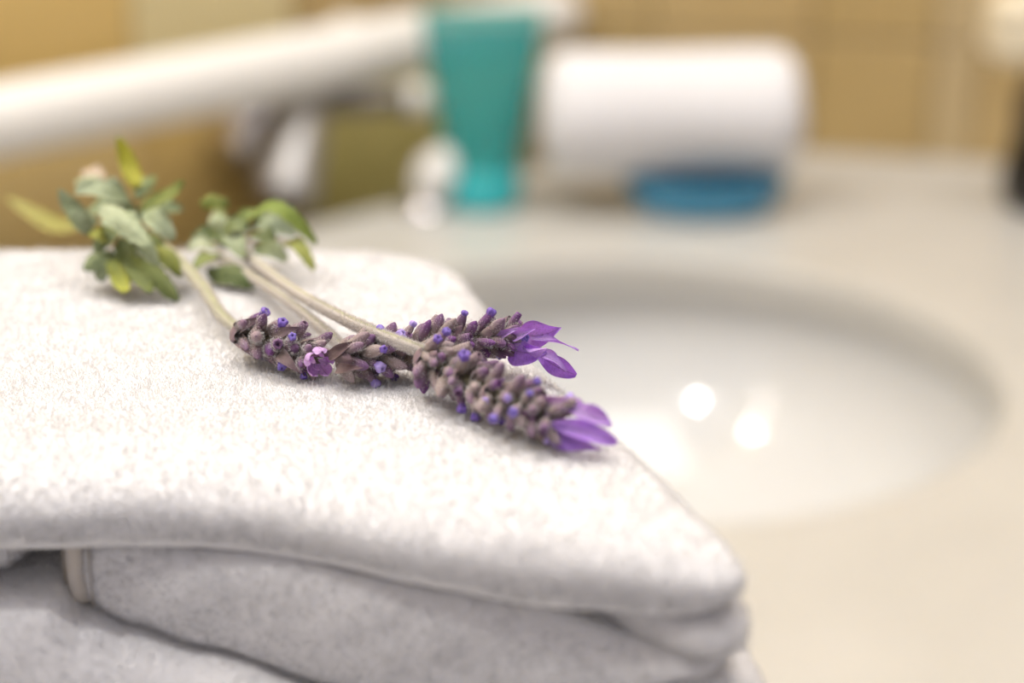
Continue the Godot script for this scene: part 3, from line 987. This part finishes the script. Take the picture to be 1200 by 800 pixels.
# ---------------------------------------------------------------- things at the back of the counter
func tube() -> void:
	var t := thing("lotion_tube", "translucent teal squeeze tube standing on its cap beside the rolled towel", "tube", Vector3(-0.0165, 0, -0.958), 0.10)
	var rows := []
	var n := 48
	for i in 25:
		var u := i / 24.0
		var k := smoothstep(0.0, 1.0, u)
		var hw := lerpf(0.0212, 0.0338, pow(u, 0.9))
		var hd := lerpf(0.0212, 0.0012, pow(u, 1.15))
		var row := PackedVector3Array()
		for j in n:
			var a := TAU * j / n
			row.append(Vector3(cos(a) * hw, 0.0235 + u * 0.081, sin(a) * hd))
		rows.append(row)
	var st := begin()
	skin(st, rows, [], true)
	obj("body", finish(st), M.teal, t)
	obj("cap", lathe([Vector2(0.0001, 0.0), Vector2(0.0175, 0.0), Vector2(0.0205, 0.0016), Vector2(0.0215, 0.005), Vector2(0.0218, 0.0205), Vector2(0.0208, 0.0226), Vector2(0.018, 0.0234), Vector2(0.0001, 0.0236)], 48), M.teal_cap, t)
	obj("crimp", box_bevel(Vector3(0.068, 0.0105, 0.0026), 0.0006), M.teal_crimp, t, Vector3(0, 0.1094, 0))

func rolled_towel() -> void:
	var t := thing("rolled_towel", "fluffy white rolled hand towel lying on the blue dish", "towel", Vector3(0.090, 0.0555, -0.957), 0.05)
	# spiral section swept along x, ends rounded
	var n := 64
	var rows := []
	var half := 0.073
	for i in 41:
		var u := i / 40.0 * 2.0 - 1.0
		var e := maxf(0.0, (absf(u) - 0.76) / 0.24)
		var k := sqrt(maxf(0.0, 1.0 - pow(e, 2.4))) * 0.45 + 0.55
		if i == 0 or i == 40:
			k = 0.45
		var row := PackedVector3Array()
		for j in n:
			var a := TAU * j / n
			var r := 0.0365 * k * (1.0 + 0.012 * sin(a * 3.0 + u * 4.0)) + (0.0025 * (1.0 - smoothstep(0.0, 0.5, angle_difference(a, 2.2) + 0.25)) * (1.0 if absf(angle_difference(a, 2.2)) < 0.5 else 0.0))
			row.append(Vector3(u * half * (1.0 if absf(u) < 1.0 else 1.0), sin(a) * r * 0.97, cos(a) * r))
		rows.append(row)
	var st := begin()
	skin(st, rows, [], true)
	obj("outer_wrap", finish(st), M.terry_rolled, t)
	# the spiral layers seen at both ends
	for s in [-1.0, 1.0]:
		var pts := []
		for i in 60:
			var a := i * 0.32
			var r := 0.003 + 0.0172 * i / 60.0
			pts.append(Vector3(s * (half - 0.0016), sin(a) * r, cos(a) * r))
		obj("rolled_end", sweep(pts, 0.0024, 0.0024, 150, 8), M.terry_rolled, t)

func dish() -> void:
	var d := thing("soap_dish", "low glossy blue oval dish under the rolled towel", "dish", Vector3(0.110, 0, -0.945))
	var p := [Vector2(0.0001, 0.0), Vector2(0.030, 0.0), Vector2(0.036, 0.003), Vector2(0.0435, 0.012), Vector2(0.047, 0.0205), Vector2(0.0468, 0.0218), Vector2(0.0452, 0.0215), Vector2(0.0415, 0.0125), Vector2(0.034, 0.0055), Vector2(0.0001, 0.0045)]
	var o := obj("bowl", lathe(p, 64), M.blue_dish, d)
	o.scale = Vector3(1.0, 1.0, 0.66)

func rail() -> void:
	# rail parallel to the left wall
	var a := Vector2(0.0424, -1.1193)
	var b := Vector2(-0.46, -0.6052)
	var r := thing("wall_rail", "thick white rounded rail running along the left wall above the chrome tap", "rail")
	obj("bar", sweep([Vector3(a.x, 0.0870, a.y), Vector3((a.x + b.x) / 2, 0.082, (a.y + b.y) / 2), Vector3(b.x, 0.077, b.y)], 0.0185, 0.0185, 60, 32, 0.0, Color.WHITE, Color.WHITE, true), M.white_paint, r)
	var n := Vector2(-0.7151, -0.6991)
	for u in [0.22, 0.92]:
		var c := a.lerp(b, u)
		var w := c + n * 0.053
		obj("bracket", sweep([Vector3(c.x, 0.0874, c.y), Vector3((c.x + w.x) / 2, 0.0868, (c.y + w.y) / 2), Vector3(w.x, 0.0862, w.y)], 0.008, 0.011, 12, 20), M.white_paint, r)

func tap() -> void:
	# wall mounted mixer on the left wall: slanted lever body, spout to the right with a domed end
	var n := Vector3(0.7151, 0, 0.6991)
	var s := Vector3(0.6991, 0, -0.7151)
	var t := thing("wall_tap", "chrome mixer tap on the left wall below the white rail", "tap", Vector3(-0.164, 0.042, -0.986))
	obj("wall_plate", sweep([-n * 0.008, Vector3.ZERO, n * 0.008], 0.030, 0.028, 8, 40, 0.0, Color.WHITE, Color.WHITE, true), M.chrome, t)
	obj("body", sweep([n * 0.0, n * 0.02, n * 0.042], 0.027, 0.026, 16, 32, 0.0, Color.WHITE, Color.WHITE, true), M.chrome, t)
	obj("lever", sweep([n * 0.034 + s * 0.028 + Vector3(0, 0.024, 0), n * 0.052 + s * 0.006, n * 0.066 - s * 0.018 + Vector3(0, -0.034, 0)], 0.0145, 0.0195, 30, 28, 0.06, Color.WHITE, Color.WHITE, true), M.satin_chrome, t)
	obj("spout", sweep([n * 0.02 + Vector3(0, 0.012, 0), n * 0.055 + s * 0.04 + Vector3(0, 0.016, 0), n * 0.074 + s * 0.075 + Vector3(0, 0.014, 0)], 0.0085, 0.0075, 30, 28, 0.0, Color.WHITE, Color.WHITE, true), M.dim_chrome, t)
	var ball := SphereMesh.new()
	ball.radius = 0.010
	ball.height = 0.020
	obj("highlight_cap", ball, M.white_paint, t, n * 0.075 + s * 0.078 + Vector3(0, 0.014, 0))  # painted white to stand for the bright highlight on the chrome end
	obj("dark_stub", sweep([n * 0.040 + s * 0.012 + Vector3(0, -0.022, 0), n * 0.044 + s * 0.010 + Vector3(0, -0.03, 0), n * 0.047 + s * 0.008 + Vector3(0, -0.036, 0)], 0.0085, 0.009, 10, 20, 0.0, Color.WHITE, Color.WHITE, true), M.rubber, t)  # short dark grey piece below the lever

func knob() -> void:
	var k := thing("chrome_knob", "small egg-shaped chrome knob on the counter edge left of the teal tube", "knob", Vector3(-0.0495, 0, -0.950))
	obj("foot", lathe([Vector2(0.0001, 0), Vector2(0.015, 0), Vector2(0.0155, 0.002), Vector2(0.012, 0.004), Vector2(0.007, 0.006), Vector2(0.006, 0.011), Vector2(0.0001, 0.012)], 32), M.chrome, k)
	var p := []
	for i in 21:
		var a := PI * i / 20.0
		p.append(Vector2(maxf(0.0001, sin(a) * 0.0128), 0.024 - cos(a) * 0.0175))
	var o := obj("grip", lathe(p, 32), M.white_paint, k)
	o.rotation.z = -0.6
	o.position = Vector3(-0.007, 0.001, 0)

func dispenser() -> void:
	var d := thing("soap_dispenser", "dark pump dispenser with cream pump head at the right edge", "dispenser", Vector3(0.317, 0, -0.955))
	obj("bottle", lathe([Vector2(0.0001, 0), Vector2(0.026, 0), Vector2(0.0325, 0.004), Vector2(0.0355, 0.014), Vector2(0.034, 0.026), Vector2(0.031, 0.036), Vector2(0.0298, 0.046), Vector2(0.0295, 0.066), Vector2(0.026, 0.073), Vector2(0.014, 0.078), Vector2(0.012, 0.081), Vector2(0.0001, 0.081)], 48), M.dark_bottle, d)
	obj("label", lathe([Vector2(0.0296, 0.047), Vector2(0.0303, 0.0472), Vector2(0.0301, 0.0650), Vector2(0.0294, 0.0652)], 48), M.brown_label, d)
	obj("collar", lathe([Vector2(0.0001, 0.080), Vector2(0.0135, 0.080), Vector2(0.014, 0.0815), Vector2(0.0135, 0.0835), Vector2(0.005, 0.0838), Vector2(0.005, 0.086), Vector2(0.0001, 0.086)], 32), M.cream_plastic, d)
	obj("pump_head", box_bevel(Vector3(0.074, 0.040, 0.030), 0.007), M.cream_plastic, d, Vector3(-0.014, 0.104, 0))

func lamps() -> void:
	var p := thing("ceiling_downlight", "small round downlight in the ceiling behind the viewer's left shoulder", "ceiling light", Vector3(-0.55, UPPER, -0.01))
	obj("ring", lathe([Vector2(0.036, -0.001), Vector2(0.06, -0.001), Vector2(0.062, -0.008), Vector2(0.058, -0.014), Vector2(0.038, -0.014), Vector2(0.036, -0.001)], 40), M.chrome, p)
	bulb(p, Vector3(0, -0.036, 0), 1.1)
	var spots := [[Vector3(-0.70, 0.858, -0.40), "added wall lamp for a basin highlight, further from the room corner, on the left wall", 0.3], [Vector3(-0.41, 0.825, -0.69), "added wall lamp for a basin highlight, nearer the room corner, on the left wall", 0.55]]
	for s in spots:  # unseen lamps, added where their bulbs reflect in the basin
		var at: Vector3 = s[0]
		var n := Vector2(-0.7151, -0.6991)
		var dist: float = (CORNER - Vector2(at.x, at.z)).dot(n)
		var base := Vector3(n.x, 0, n.y) * (dist - 0.007)
		var w := thing("added_wall_lamp", s[1], "wall lamp", at, 0, "added lamps over the left wall")
		obj("wall_plate", sweep([base, base * 0.97, base * 0.94], 0.035, 0.03, 8, 32, 0.0, Color.WHITE, Color.WHITE, true), M.chrome, w)
		obj("arm", sweep([base * 0.96, base * 0.6 + Vector3(0, -0.03, 0), Vector3(0, -0.045, 0), Vector3(0, -0.026, 0)], 0.006, 0.008, 24, 16), M.chrome, w)
		bulb(w, Vector3.ZERO, s[2])

func _ready() -> void:
	rng.seed = 4
	materials()
	view_and_light()
	room()
	vanity()
	lamps()
	towels()
	rail()
	tap()
	tube()
	dish()
	rolled_towel()
	dispenser()
	knob()
	lavender()
